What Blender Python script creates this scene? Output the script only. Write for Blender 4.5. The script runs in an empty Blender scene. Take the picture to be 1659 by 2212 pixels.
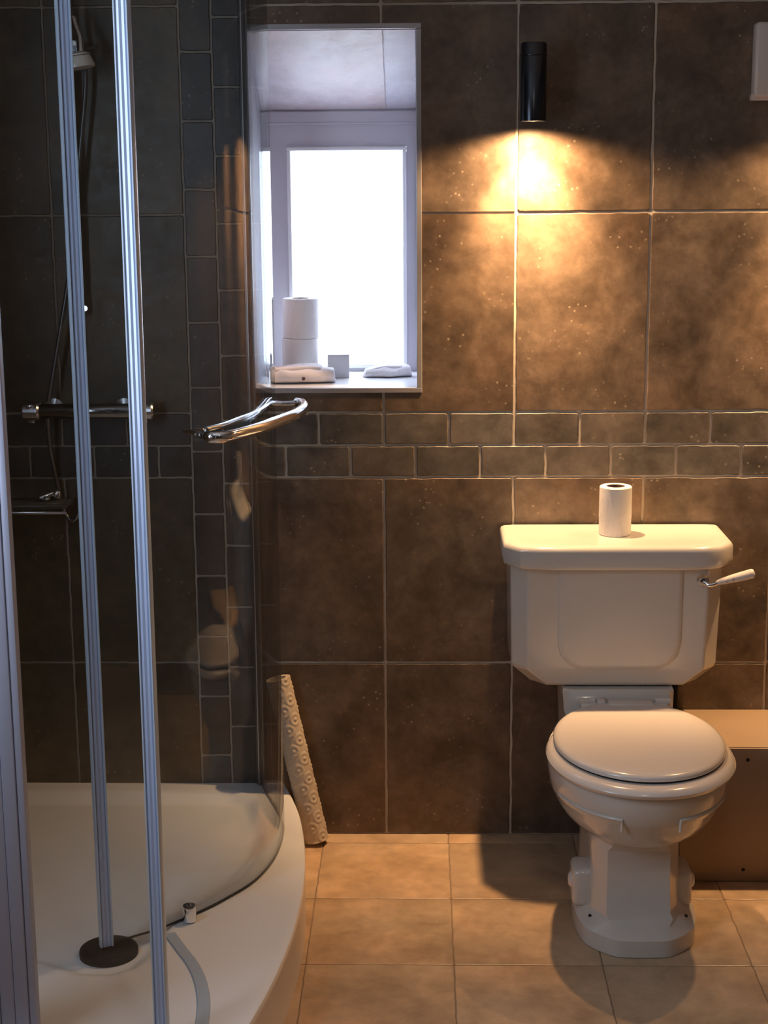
import bpy, bmesh, math, random
from mathutils import Vector, Matrix, noise

random.seed(4)
PI = math.pi
scene = bpy.context.scene
COL = scene.collection

# ------------------------------------------------------------------ camera
CAM_Y, CAM_Z = -3.6425, 1.5723
PITCH, YAW, ROLL = 0.20594, 0.02354, -0.00729
F_PX = 3400.0
cam_data = bpy.data.cameras.new('camera')
cam_data.sensor_fit = 'VERTICAL'
cam_data.sensor_height = 36.0
cam_data.lens = F_PX / 2212.0 * 36.0
cam_data.clip_start = 0.02
cam = bpy.data.objects.new('camera', cam_data)
COL.objects.link(cam)
_h = Vector((-math.sin(YAW), math.cos(YAW), 0))
_F = _h * math.cos(PITCH) + Vector((0, 0, -math.sin(PITCH)))
_R0 = Vector((math.cos(YAW), math.sin(YAW), 0))
_U0 = _R0.cross(_F)
_R = _R0 * math.cos(ROLL) + _U0 * math.sin(ROLL)
_U = -_R0 * math.sin(ROLL) + _U0 * math.cos(ROLL)
cam.matrix_world = Matrix(((_R.x, _U.x, -_F.x, 0), (_R.y, _U.y, -_F.y, CAM_Y),
                           (_R.z, _U.z, -_F.z, CAM_Z), (0, 0, 0, 1)))
scene.camera = cam

# ------------------------------------------------------------------ render look
scene.view_settings.view_transform = 'Standard'
scene.view_settings.look = 'None'
scene.view_settings.gamma = 1.0
scene.view_settings.use_curve_mapping = False
scene.view_settings.exposure = 0.0
scene.cycles.use_denoising = True
scene.cycles.max_bounces = 10
scene.cycles.diffuse_bounces = 4
scene.cycles.glossy_bounces = 5
scene.cycles.transparent_max_bounces = 24
scene.cycles.sample_clamp_indirect = 6.0
scene.cycles.caustics_reflective = False
scene.cycles.caustics_refractive = False

# ------------------------------------------------------------------ daylight outside
world = bpy.data.worlds.new('overcast_sky')
scene.world = world
world.use_nodes = True
bg = world.node_tree.nodes['Background']
bg.inputs['Color'].default_value = (0.74, 0.85, 1.0, 1)
bg.inputs['Strength'].default_value = 7.6


def area(name, loc, rot, sx, sy, power, color, portal=False):
    d = bpy.data.lights.new(name, 'AREA')
    d.shape = 'RECTANGLE'
    d.size, d.size_y = sx, sy
    d.energy = power
    d.color = color
    if portal:
        d.cycles.is_portal = True
    o = bpy.data.objects.new(name, d)
    o.location = loc
    o.rotation_euler = rot
    COL.objects.link(o)
    return o


# sky portals: the window in the back wall and the added side window
area('window_portal', (-0.18, 0.42, 1.4), (-PI / 2, 0, 0), 0.34, 0.62, 1, (1, 1, 1), True)
area('fill_window_portal', (-1.16, -1.85, 1.55), (0, -PI / 2, 0), 1.1, 0.9, 1, (1, 1, 1), True)
# added ceiling fill light, unseen, over the middle of the bathroom
FILL_LIGHT = (0.30, -2.55, 2.385)
FILL_POWER = 2.5
LAMP_POWER = 20.0
BEAM_POWER = 118.0
LAMP_COLOR = (1.0, 0.585, 0.27)


# ------------------------------------------------------------------ mesh helpers
def origin_of(o):
    v = Vector((0, 0, 0))
    while o is not None:
        v += o.location
        o = o.parent
    return v


def tag(o, label=None, cat=None, group=None, kind=None):
    if label: o['label'] = label
    if cat: o['category'] = cat
    if group: o['group'] = group
    if kind: o['kind'] = kind
    return o


def empty(name, loc, label=None, cat=None, group=None, kind=None):
    o = bpy.data.objects.new(name, None)
    o.empty_display_size = 0.05
    o.location = loc
    COL.objects.link(o)
    return tag(o, label, cat, group, kind)


class G:
    """collects world-space verts and faces; build() links them as one mesh object"""
    def __init__(s):
        s.v, s.f, s.fa = [], [], []

    def add(s, verts, faces, attr=(0.0, 0.0, 0.0)):
        b = len(s.v)
        s.v += [tuple(p) for p in verts]
        for f in faces:
            s.f.append([b + i for i in f])
            s.fa.append(attr)
        return s

    def box(s, x0, x1, y0, y1, z0, z1, bevel=0.0, seg=2, attr=(0, 0, 0), M=None):
        bm = bmesh.new()
        bmesh.ops.create_cube(bm, size=1)
        for v in bm.verts:
            v.co = Vector((x0 + (v.co.x + .5) * (x1 - x0), y0 + (v.co.y + .5) * (y1 - y0), z0 + (v.co.z + .5) * (z1 - z0)))
        if bevel > 0:
            bmesh.ops.bevel(bm, geom=bm.edges[:], offset=bevel, segments=seg, profile=0.5, affect='EDGES')
        if M is not None:
            bmesh.ops.transform(bm, matrix=M, verts=bm.verts[:])
        bm.verts.index_update()
        s.add([v.co[:] for v in bm.verts], [[v.index for v in f.verts] for f in bm.faces], attr)
        bm.free()
        return s

    def tube(s, pts, r, seg=14, closed=False, flat=1.0, cap=True):
        P_ = [Vector(p) for p in pts]
        n = len(P_)
        rs = r if isinstance(r, (list, tuple)) else [r] * n
        verts, faces = [], []
        up = None
        for i, p in enumerate(P_):
            a = P_[(i - 1) % n] if (closed or i > 0) else p
            b = P_[(i + 1) % n] if (closed or i < n - 1) else p
            t = (b - a).normalized()
            if up is None:
                ref = Vector((0, 0, 1)) if abs(t.z) < 0.9 else Vector((0, 1, 0))
                up = (ref - t * ref.dot(t)).normalized()
            else:
                up = (up - t * up.dot(t)).normalized()
            sd = t.cross(up)
            for k in range(seg):
                a_ = 2 * PI * k / seg
                verts.append(p + (sd * math.cos(a_) + up * math.sin(a_) * flat) * rs[i])
        m = n if closed else n - 1
        for i in range(m):
            for k in range(seg):
                i2 = (i + 1) % n
                faces.append([i * seg + k, i * seg + (k + 1) % seg, i2 * seg + (k + 1) % seg, i2 * seg + k])
        if cap and not closed:
            faces.append(list(range(seg))[::-1])
            faces.append([(n - 1) * seg + k for k in range(seg)])
        return s.add(verts, faces)

    def lathe(s, prof, c, seg=40, M=None, cap=True):
        """prof: (radius, height) pairs; about +Z through c (or matrix M)"""
        verts, faces = [], []
        for r, h in prof:
            for k in range(seg):
                a = 2 * PI * k / seg
                q = Vector((r * math.cos(a), r * math.sin(a), h))
                if M is not None: q = M @ q
                verts.append(q + Vector(c))
        for i in range(len(prof) - 1):
            for k in range(seg):
                faces.append([i * seg + k, i * seg + (k + 1) % seg, (i + 1) * seg + (k + 1) % seg, (i + 1) * seg + k])
        if cap:
            faces.append(list(range(seg))[::-1])
            faces.append([(len(prof) - 1) * seg + k for k in range(seg)])
        return s.add(verts, faces)

    def loft(s, rings, cap0=True, cap1=True):
        n = len(rings[0])
        verts = [p for r in rings for p in r]
        faces = []
        for i in range(len(rings) - 1):
            for k in range(n):
                faces.append([i * n + k, i * n + (k + 1) % n, (i + 1) * n + (k + 1) % n, (i + 1) * n + k])
        if cap0: faces.append(list(range(n))[::-1])
        if cap1: faces.append([(len(rings) - 1) * n + k for k in range(n)])
        return s.add(verts, faces)

    def build(s, name, mat, parent=None, loc=None, smooth=None, bevel=0.0, fix=True, attrs=False):
        off = origin_of(parent) if parent is not None else (Vector(loc) if loc is not None else Vector((0, 0, 0)))
        me = bpy.data.meshes.new(name)
        me.from_pydata([tuple(Vector(p) - off) for p in s.v], [], s.f)
        if attrs:
            at = me.attributes.new('tile', 'FLOAT_COLOR', 'CORNER')
            data = []
            for f, a in zip(s.f, s.fa):
                data += [a[0], a[1], a[2], 1.0] * len(f)
            at.data.foreach_set('color', data)
        if fix:
            bm = bmesh.new()
            bm.from_mesh(me)
            bmesh.ops.recalc_face_normals(bm, faces=bm.faces[:])
            bm.to_mesh(me)
            bm.free()
        if smooth is not None:
            me.shade_smooth()
            me.set_sharp_from_angle(angle=math.radians(smooth))
        me.materials.append(mat)
        o = bpy.data.objects.new(name, me)
        COL.objects.link(o)
        if parent is not None:
            o.parent = parent
        elif loc is not None:
            o.location = loc
        if bevel > 0:
            md = o.modifiers.new('bevel', 'BEVEL')
            md.width = bevel
            md.segments = 3
            md.limit_method = 'ANGLE'
            md.angle_limit = math.radians(30)
            md.harden_normals = False
        return o


def catmull(pts, n=8, closed=False):
    P_ = [Vector(p) for p in pts]
    out = []
    m = len(P_)
    rng = m if closed else m - 1
    for i in range(rng):
        if closed:
            p0, p1, p2, p3 = P_[(i - 1) % m], P_[i], P_[(i + 1) % m], P_[(i + 2) % m]
        else:
            p1, p2 = P_[i], P_[i + 1]
            p0 = P_[i - 1] if i > 0 else p1 * 2 - p2
            p3 = P_[i + 2] if i + 2 < m else p2 * 2 - p1
        for k in range(n):
            t = k / n
            out.append(0.5 * ((2 * p1) + (p2 - p0) * t + (2 * p0 - 5 * p1 + 4 * p2 - p3) * t * t + (-p0 + 3 * p1 - 3 * p2 + p3) * t ** 3))
    if not closed:
        out.append(P_[-1])
    return out


# ------------------------------------------------------------------ materials
def new_mat(name):
    m = bpy.data.materials.new(name)
    m.use_nodes = True
    nt = m.node_tree
    for n in list(nt.nodes): nt.nodes.remove(n)
    out = nt.nodes.new('ShaderNodeOutputMaterial')
    return m, nt, out


def principled(name, color, rough=0.5, metal=0.0, coat=0.0, bump=0.0, bump_scale=60.0, spec=0.5, vary=0.0, vary_scale=6.0):
    m, nt, out = new_mat(name)
    b = nt.nodes.new('ShaderNodeBsdfPrincipled')
    b.inputs['Base Color'].default_value = (*color, 1)
    b.inputs['Roughness'].default_value = rough
    b.inputs['Metallic'].default_value = metal
    b.inputs['Coat Weight'].default_value = coat
    b.inputs['Coat Roughness'].default_value = 0.08
    b.inputs['Specular IOR Level'].default_value = spec
    tc = nt.nodes.new('ShaderNodeTexCoord')
    if vary > 0:
        n = nt.nodes.new('ShaderNodeTexNoise')
        n.inputs['Scale'].default_value = vary_scale
        n.inputs['Detail'].default_value = 6
        nt.links.new(tc.outputs['Object'], n.inputs['Vector'])
        r = nt.nodes.new('ShaderNodeValToRGB')
        r.color_ramp.elements[0].position = 0.3
        r.color_ramp.elements[1].position = 0.7
        r.color_ramp.elements[0].color = (*[c * (1 - vary) for c in color], 1)
        r.color_ramp.elements[1].color = (*[min(1, c * (1 + vary)) for c in color], 1)
        nt.links.new(n.outputs['Fac'], r.inputs['Fac'])
        nt.links.new(r.outputs['Color'], b.inputs['Base Color'])
    if bump > 0:
        n = nt.nodes.new('ShaderNodeTexNoise')
        n.inputs['Scale'].default_value = bump_scale
        n.inputs['Detail'].default_value = 5
        nt.links.new(tc.outputs['Object'], n.inputs['Vector'])
        bp = nt.nodes.new('ShaderNodeBump')
        bp.inputs['Strength'].default_value = bump
        bp.inputs['Distance'].default_value = 0.002
        nt.links.new(n.outputs['Fac'], bp.inputs['Height'])
        nt.links.new(bp.outputs['Normal'], b.inputs['Normal'])
    nt.links.new(b.outputs['BSDF'], out.inputs['Surface'])
    return m


def stone_tile(name, big, small, rough, spot, contrast=1.0, cloud_scale=4.0):
    """stone tile: per-tile attribute (random, kind, random2) shifts colour and pattern"""
    m, nt, out = new_mat(name)
    N, L = nt.nodes.new, nt.links.new
    b = N('ShaderNodeBsdfPrincipled')
    at = N('ShaderNodeAttribute'); at.attribute_name = 'tile'
    sp = N('ShaderNodeSeparateColor'); L(at.outputs['Color'], sp.inputs['Color'])
    tc = N('ShaderNodeTexCoord')
    off = N('ShaderNodeVectorMath'); off.operation = 'MULTIPLY_ADD'
    L(at.outputs['Color'], off.inputs[0]); off.inputs[1].default_value = (37, 0, 53); L(tc.outputs['Object'], off.inputs[2])
    cl = N('ShaderNodeTexNoise'); cl.inputs['Scale'].default_value = cloud_scale; cl.inputs['Detail'].default_value = 9; cl.inputs['Roughness'].default_value = 0.62
    cl.inputs['Distortion'].default_value = 0.35
    L(off.outputs[0], cl.inputs['Vector'])
    fi = N('ShaderNodeTexNoise'); fi.inputs['Scale'].default_value = 26; fi.inputs['Detail'].default_value = 8; fi.inputs['Roughness'].default_value = 0.7
    L(off.outputs[0], fi.inputs['Vector'])
    # base colour by kind
    kc = N('ShaderNodeMix'); kc.data_type = 'RGBA'
    kc.inputs['A'].default_value = (*big, 1); kc.inputs['B'].default_value = (*small, 1)
    L(sp.outputs['Green'], kc.inputs['Factor'])
    r1 = N('ShaderNodeMapRange'); r1.inputs['From Min'].default_value = 0.34; r1.inputs['From Max'].default_value = 0.66
    r1.inputs['To Min'].default_value = 1 - 0.34 * contrast; r1.inputs['To Max'].default_value = 1 + 0.36 * contrast
    L(cl.outputs['Fac'], r1.inputs['Value'])
    r2 = N('ShaderNodeMapRange'); r2.inputs['From Min'].default_value = 0.36; r2.inputs['From Max'].default_value = 0.64
    r2.inputs['To Min'].default_value = 1 - 0.16 * contrast; r2.inputs['To Max'].default_value = 1 + 0.16 * contrast
    L(fi.outputs['Fac'], r2.inputs['Value'])
    r3 = N('ShaderNodeMapRange'); r3.inputs['To Min'].default_value = 1 - 0.13 * contrast; r3.inputs['To Max'].default_value = 1 + 0.13 * contrast
    L(sp.outputs['Red'], r3.inputs['Value'])
    m1 = N('ShaderNodeMath'); m1.operation = 'MULTIPLY'; L(r1.outputs[0], m1.inputs[0]); L(r2.outputs[0], m1.inputs[1])
    m2 = N('ShaderNodeMath'); m2.operation = 'MULTIPLY'; L(m1.outputs[0], m2.inputs[0]); L(r3.outputs[0], m2.inputs[1])
    sc = N('ShaderNodeVectorMath'); sc.operation = 'SCALE'; L(kc.outputs['Result'], sc.inputs[0]); L(m2.outputs[0], sc.inputs['Scale'])
    # warm rust patches
    ru = N('ShaderNodeTexNoise'); ru.inputs['Scale'].default_value = 2.3; ru.inputs['Detail'].default_value = 5
    o2 = N('ShaderNodeVectorMath'); o2.operation = 'ADD'; L(off.outputs[0], o2.inputs[0]); o2.inputs[1].default_value = (5, 9, 2)
    L(o2.outputs[0], ru.inputs['Vector'])
    rr = N('ShaderNodeMapRange'); rr.inputs['From Min'].default_value = 0.42; rr.inputs['From Max'].default_value = 0.68; rr.inputs['To Max'].default_value = 0.5
    L(ru.outputs['Fac'], rr.inputs['Value'])
    mxr = N('ShaderNodeMix'); mxr.data_type = 'RGBA'; mxr.blend_type = 'MULTIPLY'
    mxr.inputs['B'].default_value = (1.18, 0.92, 0.70, 1)
    L(rr.outputs[0], mxr.inputs['Factor']); L(sc.outputs[0], mxr.inputs['A'])
    # pale flecks in the stone
    vo = N('ShaderNodeTexVoronoi'); vo.inputs['Scale'].default_value = 62; L(off.outputs[0], vo.inputs['Vector'])
    vs = N('ShaderNodeMapRange'); vs.inputs['From Min'].default_value = 0.10; vs.inputs['From Max'].default_value = 0.22
    vs.inputs['To Min'].default_value = 1.0; vs.inputs['To Max'].default_value = 0.0
    L(vo.outputs['Distance'], vs.inputs['Value'])
    ms = N('ShaderNodeTexNoise'); ms.inputs['Scale'].default_value = 9; L(o2.outputs[0], ms.inputs['Vector'])
    mr = N('ShaderNodeMapRange'); mr.inputs['From Min'].default_value = 0.54; mr.inputs['From Max'].default_value = 0.64
    L(ms.outputs['Fac'], mr.inputs['Value'])
    mm = N('ShaderNodeMath'); mm.operation = 'MULTIPLY'; L(vs.outputs[0], mm.inputs[0]); L(mr.outputs[0], mm.inputs[1])
    mm2 = N('ShaderNodeMath'); mm2.operation = 'MULTIPLY'; L(mm.outputs[0], mm2.inputs[0]); mm2.inputs[1].default_value = spot
    fl = N('ShaderNodeMix'); fl.data_type = 'RGBA'
    fl.inputs['B'].default_value = (0.55, 0.46, 0.36, 1)
    L(mm2.outputs[0], fl.inputs['Factor']); L(mxr.outputs['Result'], fl.inputs['A'])
    L(fl.outputs['Result'], b.inputs['Base Color'])
    ro = N('ShaderNodeMapRange'); ro.inputs['From Min'].default_value = 0.3; ro.inputs['From Max'].default_value = 0.7
    ro.inputs['To Min'].default_value = rough - 0.08; ro.inputs['To Max'].default_value = rough + 0.12
    L(fi.outputs['Fac'], ro.inputs['Value']); L(ro.outputs[0], b.inputs['Roughness'])
    bp = N('ShaderNodeBump'); bp.inputs['Strength'].default_value = 0.35; bp.inputs['Distance'].default_value = 0.0015
    L(fi.outputs['Fac'], bp.inputs['Height']); L(bp.outputs['Normal'], b.inputs['Normal'])
    L(b.outputs['BSDF'], out.inputs['Surface'])
    return m


def thin_glass(name, tint, refl=0.045, rough=0.0):
    m, nt, out = new_mat(name)
    N, L = nt.nodes.new, nt.links.new
    tr = N('ShaderNodeBsdfTransparent'); tr.inputs['Color'].default_value = (*tint, 1)
    gl = N('ShaderNodeBsdfGlossy'); gl.inputs['Roughness'].default_value = rough
    lw = N('ShaderNodeLayerWeight'); lw.inputs['Blend'].default_value = 0.5
    pw = N('ShaderNodeMath'); pw.operation = 'POWER'; L(lw.outputs['Facing'], pw.inputs[0]); pw.inputs[1].default_value = 4.0
    ma = N('ShaderNodeMath'); ma.operation = 'MULTIPLY_ADD'; L(pw.outputs[0], ma.inputs[0]); ma.inputs[1].default_value = 0.75; ma.inputs[2].default_value = refl
    mx = N('ShaderNodeMixShader'); L(ma.outputs[0], mx.inputs[0]); L(tr.outputs[0], mx.inputs[1]); L(gl.outputs[0], mx.inputs[2])
    L(mx.outputs[0], out.inputs['Surface'])
    return m


def frosted(name):
    m, nt, out = new_mat(name)
    N, L = nt.nodes.new, nt.links.new
    tr = N('ShaderNodeBsdfTransparent'); tr.inputs['Color'].default_value = (1, 1, 1, 1)
    tl = N('ShaderNodeBsdfTranslucent'); tl.inputs['Color'].default_value = (0.95, 0.97, 1, 1)
    mx = N('ShaderNodeMixShader'); mx.inputs[0].default_value = 0.35
    L(tr.outputs[0], mx.inputs[1]); L(tl.outputs[0], mx.inputs[2])
    L(mx.outputs[0], out.inputs['Surface'])
    return m


def emissive(name, color, strength):
    m, nt, out = new_mat(name)
    e = nt.nodes.new('ShaderNodeEmission')
    e.inputs['Color'].default_value = (*color, 1)
    e.inputs['Strength'].default_value = strength
    nt.links.new(e.outputs[0], out.inputs['Surface'])
    return m


M_TILE = stone_tile('brown_stone_tile', (0.126, 0.094, 0.071), (0.108, 0.096, 0.086), 0.38, 0.45, contrast=1.15, cloud_scale=8)
M_TILE_S = stone_tile('dark_stone_tile', (0.082, 0.067, 0.044), (0.054, 0.053, 0.052), 0.38, 0.3, contrast=1.3)
M_REVEAL = stone_tile('pale_polished_tile', (0.60, 0.58, 0.66), (0.60, 0.58, 0.66), 0.38, 0.2, contrast=0.5)
M_FLOOR = stone_tile('sandstone_floor_tile', (0.50, 0.36, 0.235), (0.5, 0.36, 0.235), 0.36, 0.10, contrast=0.62, cloud_scale=7)
M_GROUT = principled('tile_grout', (0.52, 0.45, 0.37), 0.85, bump=0.4, vary=0.15, vary_scale=12)
M_GROUT_D = principled('shower_grout', (0.34, 0.31, 0.27), 0.8, bump=0.4, vary=0.15, vary_scale=12)
M_GROUT_F = principled('floor_grout', (0.27, 0.19, 0.125), 0.85, bump=0.3)
M_PAINT = principled('brown_wall_paint', (0.13, 0.10, 0.08), 0.8, bump=0.1)
M_CEIL = principled('white_ceiling_paint', (0.8, 0.78, 0.75), 0.85)
M_CERAMIC = principled('white_ceramic', (0.63, 0.605, 0.57), 0.16, coat=0.4)
M_SEAT = principled('white_seat_lacquer', (0.70, 0.64, 0.60), 0.2, coat=0.3)
M_TRAY = principled('white_tray_acrylic', (0.86, 0.86, 0.87), 0.24, coat=0.2)
M_CHROME = principled('chrome', (0.83, 0.84, 0.86), 0.09, metal=1.0)
M_CHROME_R = principled('worn_chrome', (0.62, 0.64, 0.68), 0.22, metal=1.0)
M_ALU = principled('aluminium_profile', (0.50, 0.52, 0.56), 0.30, metal=0.9)
M_SEAL = principled('sky_tinted_seal', (0.40, 0.48, 0.68), 0.32, metal=0.1, spec=0.8)  # blue base colour stands for daylight reflected in the strip
M_SEAL_E = principled('sky_tinted_bead', (0.50, 0.60, 0.74), 0.3, metal=0.1, spec=0.8)  # reflected daylight put into the bead colour as well
M_GLASS = thin_glass('shower_glass', (0.94, 0.955, 0.96))
M_DARKMETAL = principled('dark_gunmetal', (0.055, 0.06, 0.072), 0.22, metal=0.85)
M_BLACK = principled('dark_drain_metal', (0.014, 0.015, 0.017), 0.6, metal=0.0, spec=0.2, bump=0.6, bump_scale=220)
M_HOLE = principled('dark_recess', (0.01, 0.009, 0.008), 0.9)
M_PAPER = principled('tissue_paper', (0.82, 0.79, 0.77), 0.95, bump=0.5, bump_scale=180)
M_CARD = principled('cardboard_core', (0.16, 0.10, 0.07), 0.9)
M_UPVC = principled('white_window_plastic', (0.62, 0.60, 0.66), 0.3)
M_SILL = principled('white_sill', (0.82, 0.82, 0.84), 0.3)
M_TRIM = principled('satin_trim', (0.46, 0.46, 0.50), 0.3, metal=0.5)
M_CLOTH = principled('white_cotton', (0.78, 0.74, 0.76), 0.95, bump=0.8, bump_scale=300)
M_SPOT = principled('dark_embroidery', (0.12, 0.08, 0.09), 0.9)
M_BOXCARD = principled('pale_carton', (0.66, 0.65, 0.68), 0.6)
M_PLASTER = principled('brown_board', (0.30, 0.215, 0.155), 0.55, vary=0.06, vary_scale=2)
M_LEDGE = principled('ledge_board', (0.40, 0.29, 0.19), 0.4, vary=0.08, vary_scale=3)
M_MAT = principled('cream_embossed_vinyl', (0.50, 0.42, 0.33), 0.75, bump=0.3, bump_scale=120)
M_PLASTIC = principled('white_plastic', (0.62, 0.56, 0.52), 0.4)
M_HOSE = principled('hose_metal', (0.20, 0.20, 0.21), 0.3, metal=0.8)
M_SHELF = principled('dark_shelf', (0.05, 0.052, 0.05), 0.25)
M_BULB = emissive('lamp_bulb', (1.0, 0.66, 0.34), 30.0)
M_DISC = emissive('fill_disc', (1.0, 0.86, 0.70), 6.0)  # glowing disc of the added ceiling fill light
M_FROST = frosted('frosted_pane')
M_PRINT = principled('floral_print', (0.45, 0.40, 0.40), 0.2, coat=0.3)


# ------------------------------------------------------------------ tiled surfaces
def jitter(u, v, s):
    return noise.noise(Vector((u * 34, v * 34, s))) * 0.0016 + noise.noise(Vector((u * 110, v * 110, s + 9))) * 0.0007


def tile_cell(g, u0, u1, v0, v1, fn, hgt, kind, gap, hole=None, corner=0.003):
    """one tile in (u,v) plane; fn(u,v,h) maps to world, h = height over the grout"""
    rnd = (random.random(), kind, random.random())
    rects = [(u0 + gap, u1 - gap, v0 + gap, v1 - gap)]
    if hole:
        a0, a1, b0, b1 = hole
        out = []
        for (p0, p1, q0, q1) in rects:
            if p1 <= a0 or p0 >= a1 or q1 <= b0 or q0 >= b1:
                out.append((p0, p1, q0, q1))
                continue
            if q0 < b0: out.append((p0, p1, q0, b0))
            if q1 > b1: out.append((p0, p1, b1, q1))
            m0, m1 = max(q0, b0), min(q1, b1)
            if p0 < a0: out.append((p0, a0, m0, m1))
            if p1 > a1: out.append((a1, p1, m0, m1))
        rects = out
    for (p0, p1, q0, q1) in rects:
        if p1 - p0 < 0.004 or q1 - q0 < 0.004: continue
        full = len(rects) == 1
        c = min(corner, (p1 - p0) / 3, (q1 - q0) / 3) if full else 0.0
        step = 0.014
        pts = []
        def side(a, b, n):
            for k in range(n):
                t = k / n
                pts.append((a[0] + (b[0] - a[0]) * t, a[1] + (b[1] - a[1]) * t))
        nu, nv = max(2, int((p1 - p0) / step)), max(2, int((q1 - q0) / step))
        side((p0 + c, q0), (p1 - c, q0), nu); side((p1 - c, q0), (p1, q0 + c), 1)
        side((p1, q0 + c), (p1, q1 - c), nv); side((p1, q1 - c), (p1 - c, q1), 1)
        side((p1 - c, q1), (p0 + c, q1), nu); side((p0 + c, q1), (p0, q1 - c), 1)
        side((p0, q1 - c), (p0, q0 + c), nv); side((p0, q0 + c), (p0 + c, q0), 1)
        ring0, ring1, ring2 = [], [], []
        cu, cv = (p0 + p1) / 2, (q0 + q1) / 2
        for (u, v) in pts:
            if full:
                du = jitter(u, v, 3.0) if abs(u - p0) < 1e-6 or abs(u - p1) < 1e-6 else 0
                dv = jitter(u, v, 7.0) if abs(v - q0) < 1e-6 or abs(v - q1) < 1e-6 else 0
                u, v = u + du, v + dv
            ring0.append(fn(u, v, 0.0))
            ring1.append(fn(u, v, hgt * 0.55))
            iu = u - math.copysign(min(0.0016, abs(u - cu) * .5), u - cu)
            iv = v - math.copysign(min(0.0016, abs(v - cv) * .5), v - cv)
            if not full: iu, iv = u, v
            ring2.append(fn(iu, iv, hgt))
        n = len(pts)
        faces = []
        for r in range(2):
            for k in range(n):
                faces.append([r * n + k, r * n + (k + 1) % n, (r + 1) * n + (k + 1) % n, (r + 1) * n + k])
        faces.append([2 * n + k for k in range(n)])
        g.add(ring0 + ring1 + ring2, faces, rnd)


XA, TW = -0.0849, 0.304
XQ, XR, XE = -0.5362, -0.4631, -0.389
ZL = [0.0, 0.441, 0.8955, 0.9715, 1.0493, 1.505, 1.9606, 2.416]
OP = (-0.390, -0.007, 1.107, 1.908)            # window opening in the back wall
X_LEFT, X_RIGHT, Y_FRONT, Z_CEIL = -1.10, 1.36, -4.30, 2.40
back = lambda u, v, h: (u, -h, v)
left = lambda u, v, h: (X_LEFT + h, u, v)
GAP = 0.0029


def clip(a, lo, hi): return max(lo, min(hi, a))


def rows_of(g, fn, x_from, x_to, lines_big, s1, s2, hole=None, kindbase=0.0):
    """fills x_from..x_to with the large tiles and the two-row strip of small tiles"""
    for i in range(len(ZL) - 1):
        z0, z1 = ZL[i], min(ZL[i + 1], Z_CEIL)
        if z0 >= Z_CEIL: continue
        if i in (2, 3):
            off = s2 if i == 2 else s1
            p = TW / 2
            k = math.floor((x_from - off) / p)
            while off + k * p < x_to:
                a, b = clip(off + k * p, x_from, x_to), clip(off + (k + 1) * p, x_from, x_to)
                if b - a > 0.01: tile_cell(g, a, b, z0, z1, fn, 0.003, 1.0, GAP, hole)
                k += 1
        else:
            k = math.floor((x_from - lines_big) / TW)
            while lines_big + k * TW < x_to:
                a, b = clip(lines_big + k * TW, x_from, x_to), clip(lines_big + (k + 1) * TW, x_from, x_to)
                if b - a > 0.01: tile_cell(g, a, b, z0, z1, fn, 0.003, 0.0, GAP, hole)
                k += 1


hole = (OP[0] - 0.010, OP[1] + 0.010, OP[2] - 0.010, OP[3] + 0.010)
# right-hand (dry) part of the back wall
g = G()
rows_of(g, back, XE, X_RIGHT, XA, XA, XA + 0.074, hole)
wall_tiles = g
o = g.build('wall_back', M_TILE, loc=(0, 0, 0), attrs=True)
tag(o, 'brown stone tiles with a two-row band of small tiles behind the toilet', kind='structure')
# shower part of the back wall, with the full-height border of small upright tiles
GAP = 0.0023
g = G()
rows_of(g, back, X_LEFT, XQ, XQ, XQ + 0.0, XQ + 0.073, None)
for c0, c1, zoff in ((XQ, XR, 0.958), (XR, XE, 0.881)):
    k = -7
    while zoff + k * 0.1508 < Z_CEIL:
        a, b = clip(zoff + k * 0.1508, 0, Z_CEIL), clip(zoff + (k + 1) * 0.1508, 0, Z_CEIL)
        if b - a > 0.01: tile_cell(g, c0, c1, a, b, back, 0.003, 1.0, GAP, None)
        k += 1
o = g.build('wall_back_shower', M_TILE_S, loc=(0, 0, 0), attrs=True)
tag(o, 'dark tiles inside the shower with upright border of small tiles', kind='structure')
# grout bed behind the tiles, with the window opening
g = G()
HX0, HX1, HZ0, HZ1 = OP[0] - .005, OP[1] + .005, OP[2] - .005, OP[3] + .005
for (a, b, c, d) in ((X_LEFT - .1, HX0, 0, Z_CEIL), (HX1, X_RIGHT + .1, 0, Z_CEIL), (HX0, HX1, 0, HZ0), (HX0, HX1, HZ1, Z_CEIL)):
    g.box(a, b, 0.0, 0.12, c, d)
tag(g.build('wall_back_grout', M_GROUT, loc=(0, 0, 0)), 'pale grout between the wall tiles', kind='structure')
g = G().box(X_LEFT, XE - .0035, -0.0006, 0.0, 0.0, Z_CEIL)
tag(g.build('wall_back_shower_grout', M_GROUT_D, loc=(0, 0, 0)), 'grey grout between the shower tiles', kind='structure')
# left wall
g = G()
def left_fn(u, v, h): return (X_LEFT + h, u, v)
rows_of(g, left_fn, -1.27, 0.0, 0.0, 0.0, 0.076)
tag(g.build('wall_left', M_TILE_S, loc=(0, 0, 0), attrs=True), 'dark tiled left wall of the shower', kind='structure')
W2 = (-2.30, -1.40, 1.00, 2.10)  # opening for the added side window
g = G()
for (a, b, c, d) in ((Y_FRONT, W2[0], 0, Z_CEIL), (W2[1], 0.0, 0, Z_CEIL), (W2[0], W2[1], 0, W2[2]), (W2[0], W2[1], W2[3], Z_CEIL)):
    g.box(X_LEFT - .1, X_LEFT, a, b, c, d)
tag(g.build('wall_left_grout', M_GROUT_D, loc=(0, 0, 0)), kind='structure')
g = G().box(X_RIGHT, X_RIGHT + .1, Y_FRONT, 0.0, 0, Z_CEIL)
tag(g.build('wall_right', M_PAINT, loc=(0, 0, 0)), kind='structure')
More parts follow.
